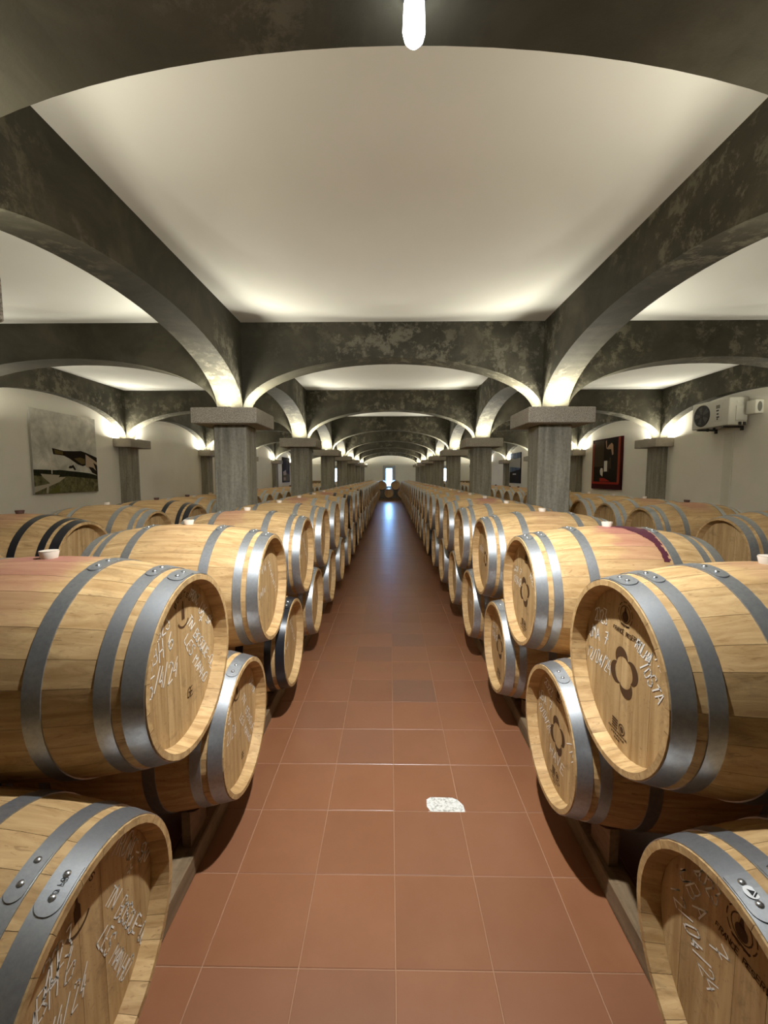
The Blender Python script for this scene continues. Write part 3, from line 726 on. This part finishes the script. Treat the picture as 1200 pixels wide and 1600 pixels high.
P_dark = plain('printed_dark', (.018,.012,.006), .4); P_glass = plain('printed_bottle_glass', (.115,.08,.022), .4); P_label = plain('printed_label', (.45,.34,.24), .5); P_white = plain('printed_white', (.62,.58,.48), .5)
P_red = plain('printed_red', (.33,.028,.012), .5); P_orange = plain('printed_orange', (.30,.055,.022), .5); P_wine = plain('printed_deep_red', (.045,.004,.003), .5)
P_skin = plain('printed_skin', (.42,.26,.15), .5); P_brown = plain('printed_brown', (.06,.04,.02), .5); P_blue = cloudy('printed_dusk', (.05,.075,.12), (.16,.2,.26), 2); P_haze = plain('printed_haze', (.40,.38,.33), .5)
for m_ in (P_dark, P_glass, P_label, P_white, P_red, P_orange, P_wine, P_skin, P_brown, P_blue, P_haze, P_path, P_grass, P_sky, P_tree, P_vine):
    q_ = m_.node_tree.nodes['Principled BSDF']; q_.inputs['Roughness'].default_value = .85; q_.inputs['Specular IOR Level'].default_value = .12
def rect(a, b, c, d): return [(a,c),(b,c),(b,d),(a,d)]
def landscape(put):
    put(rect(0,1,0,1), P_sky)
    put([(0,.29),(.10,.29),(.3,.285),(.36,.29),(.7,.265),(.86,.25),(1,.22),(1,.12),(0,.10)], P_tree)
    put([(0,.22),(.3,.20),(.5,.21),(.75,.19),(1,.17),(1,0),(0,0)], P_vine)
    put([(0,.02),(.35,.14),(.45,.20),(.36,.20),(.2,.12),(0,.09)], P_path); put([(.16,0),(.34,.11),(.36,0)], P_grass)
    put([(.09,.24),(.36,.225),(.34,.19),(.22,.12),(.12,.20)], P_path); put([(.155,0),(.18,.0),(.20,.12),(.17,.12)], P_path)
    put([(.27,.555),(.285,.48),(.44,.47),(.52,.44),(.66,.365),(.74,.345),(.80,.36),(.80,.53),(.72,.545),(.58,.535),(.44,.53)], P_dark)
    put([(.30,.54),(.31,.49),(.43,.48),(.43,.52)], P_glass); put([(.60,.44),(.72,.37),(.78,.375),(.78,.44),(.70,.46)], P_glass)
    put([(.80,.53),(.79,.345),(1,.22),(1,.44)], P_label); put([(.80,.53),(.79,.51),(.95,.43),(1,.40),(1,.47)], P_dark); put([(.84,.34),(.92,.33),(1,.27),(1,.22),(.9,.26)], P_dark)
    put([(.93,.40),(1,.36),(1,.26),(.97,.30)], P_dark)
    put([(.245,.44),(.26,.44),(.27,.48),(.26,.49)], P_white); put([(.24,.24),(.255,.24),(.262,.47),(.25,.46)], P_white)
    put([(.50,.315),(.52,.345),(.55,.345),(.58,.36),(.62,.30),(.60,.285),(.57,.32),(.54,.31)], P_dark)
pic_frame('landscape_picture', -1, 6.56, 8.01, 1.364, 2.715, .04, 'square canvas of a pouring bottle above a vineyard, on the left wall', P_haze, landscape)
def still_life(put):
    put(rect(0,1,0,1), P_wine); put(rect(.02,.07,.1,.93), P_orange); put(rect(.07,.88,.14,.985), P_dark); put(rect(.88,.95,.12,.99), P_orange); put([(.0,.10),(.03,.145),(.90,.14),(.95,.10)], P_red)
    put(rect(.08,.42,.45,.97), P_brown); put([(.30,.22),(.30,.15),(.66,.155),(.46,.22)], P_red); put([(.32,.29),(.30,.37),(.33,.42),(.39,.42),(.41,.36),(.40,.25),(.36,.27)], P_white)
    put([(.47,.94),(.50,.97),(.52,.80),(.58,.86),(.67,.90),(.72,.86),(.74,.68),(.70,.66),(.66,.78),(.56,.78),(.50,.80)], P_skin); put([(.44,.74),(.60,.76),(.62,.36),(.42,.36)], P_dark)
    put(rect(.44,.55,.35,.56), P_white); put([(.56,.34),(.60,.34),(.62,.56),(.57,.56)], P_brown); put([(.62,.40),(.68,.40),(.66,.62),(.62,.62)], P_brown)
pic_frame('still_life_picture', 1, 10.38, 11.87, 1.312, 2.624, .04, 'dark red canvas of a bottle and glass on the right wall', P_wine, still_life)
def dusk(put):
    put(rect(0,1,0,1), P_blue); put([(0,.55),(0,.85),(.5,.80),(1,.82),(1,.50)], P_haze); put([(0,0),(1,0),(1,.46),(.4,.40),(0,.36)], P_dark); put(rect(.30,.62,.28,.32), P_white)
pic_frame('dusk_picture', 1, 18.34, 19.95, 1.335, 2.685, .04, 'small dusk sky canvas far down the right wall', P_dark, dusk)
def trees(put):
    put(rect(0,1,0,1), P_dark); put([(0,.05),(.9,.05),(1,.30),(.3,.42),(0,.4)], P_glass); put([(.05,.42),(.45,.5),(.5,.3),(.1,.28)], P_label); put([(.55,.95),(.9,.9),(.8,.5),(.5,.45)], P_brown); put(rect(.1,.4,.08,.2), P_skin)
pic_frame('forest_picture', -1, 22.02, 23.55, 1.325, 2.645, .04, 'dark tall canvas far down the left wall', P_dark, trees)

# ------------------------------------------------------------------ air conditioning unit on the right wall
M['ac'] = plain('cream_painted_metal', (.56,.54,.46), .45); M['ac_dark'] = plain('dark_fan_plastic', (.035,.034,.028), .5); M['ac_line'] = plain('panel_seam', (.16,.15,.12), .6)
ac = tag(empty('air_conditioner', (XW, 7.215, 2.452)), 'cream outdoor air conditioning unit with a round fan, on the right wall', 'air conditioner')
x0, x1, y0, y1, hh = -.335, -.040, -.41, .41, .435
mb = MB(); mb.box(x0, x1, y0, y1, 0, hh, 0, .012); build('casing', mb, M['ac'], ac)
mb = MB(); mb.rev([(x0-.012, .165), (x0-.012, .178), (x0+.002, .182)], 36, 0, True)
mb2 = MB(); mb2.v = [(x, y+.17, z+.215) for x, y, z in mb.v]; mb2.f = mb.f; mb2.m = mb.m; mb2.s = mb.s; build('fan_ring', mb2, M['ac_dark'], ac)
mb = MB(); n = 30; v = mb.vs([(x0-.002, .17+.172*math.cos(2*PI*k/n), .215+.172*math.sin(2*PI*k/n)) for k in range(n)]); mb.face(v[::-1]); build('fan_opening', mb, M['ac_dark'], ac)
M['ac_blade'] = plain('fan_blade_grey', (.10,.098,.085), .4)
for k in range(5):
    a = 2*PI*k/5; mb = MB(); pts = [(.03, -.35), (.155, -.25), (.160, .30), (.03, .35)]
    mb.prism([(.17+r_*math.cos(a+q), .215+r_*math.sin(a+q)) for r_, q in pts], lambda p, q, d: (d, p, q), x0-.006, x0-.003); build('fan_blade', mb, M['ac_blade'], ac)
for rr_ in (.06, .10, .14):
    mb = MB(); mb.rev([(x0-.016, rr_-.002), (x0-.016, rr_+.002)][::-1], 30, 0)
    mb2 = MB(); mb2.v = [(x, y+.17, z+.215) for x, y, z in mb.v]; mb2.f = mb.f; mb2.m = mb.m; mb2.s = mb.s; build('grille_ring', mb2, M['ac_dark'], ac)
mb = MB(); mb.box(x0-.02, x0-.004, .14, .20, .185, .245, 0, .006); build('fan_hub', mb, M['ac_dark'], ac)
mb = MB(); mb.box(x0-.004, x0, -.27, -.10, .09, .37, 0, .001)
for z, a, b in ((.245,-.20,-.15), (.19,-.20,-.16), (.14,-.215,-.16), (.11,-.19,-.165)): mb.box(x0-.006, x0-.004, a, b, z, z+.024, 1)
mb.box(x0-.006, x0-.004, -.22, -.14, .29, .345, 2)
build('rating_plate', mb, [M['ac'], M['ink'], M['ac_line']], ac)
mb = MB(); mb.box(x0+.10, x1-.02, y0-.018, y0, .07, .30, 0, .004); mb.box(x0+.11, x1-.04, y0-.008, y0, .34, .38, 0, .002); build('valve_cover', mb, M['ac'], ac)
mb = MB(); mb.box(x0+.15, x0+.19, y0-.02, y0, .0, .05, 0, .004); mb.box(x0+.22, x0+.26, y0-.02, y0, .0, .05, 0, .004); build('pipe_valve', mb, M['ac_dark'], ac)
for y in (-.28, .26):
    mb = MB(); mb.box(x0, -.001, y-.02, y+.02, -.028, -.001, 0, .002); mb.box(-.03, -.001, y-.02, y+.02, -.07, -.03, 0, .002); build('bracket', mb, M['ac_dark'], ac)
for s in (.12, -.02): 
    mb = MB(); mb.box(x0+.06, x0+.085, s-.012, s+.012, -.05, -.001); build('rubber_foot', mb, M['ac_dark'], ac)
jb = tag(empty('vent_box', (XW, 6.67, 2.60)), 'small cream box with an oval grille beside the air conditioner', 'vent')
mb = MB(); mb.box(-.13, -.001, -.10, .075, 0, .21, 0, .008); build('casing', mb, M['ac'], jb)
mb = MB(); mb.poly([(-.066+.036*math.cos(2*PI*k/24), -.1005, .105+.075*math.sin(2*PI*k/24)) for k in range(24)]); build('grille', mb, plain('vent_grey', (.14,.135,.11), .6), jb)
mb = MB(); mb.box(XW-.022, XW, 7.09, 7.28, 0, 2.36, 0, .004); tag(build('trim_1', mb, plaster('conduit_cover', (.74,.715,.60), .05, .1)), kind='structure')

# dark timber shelf-beams on the far wall at both sides
for sg, nm in ((-1, 'left'), (1, 'right')):
    o = empty('wall_beam', (sg*5.05, Y_END, 1.14)); tag(o, 'dark timber beam low on the far wall, in the %s side aisle' % nm, 'beam')
    mb = MB(); mb.box(-.55, .55, -.10, -.001, 0, .19, 0, .01); build('plank', mb, M['oak_dark'], o)
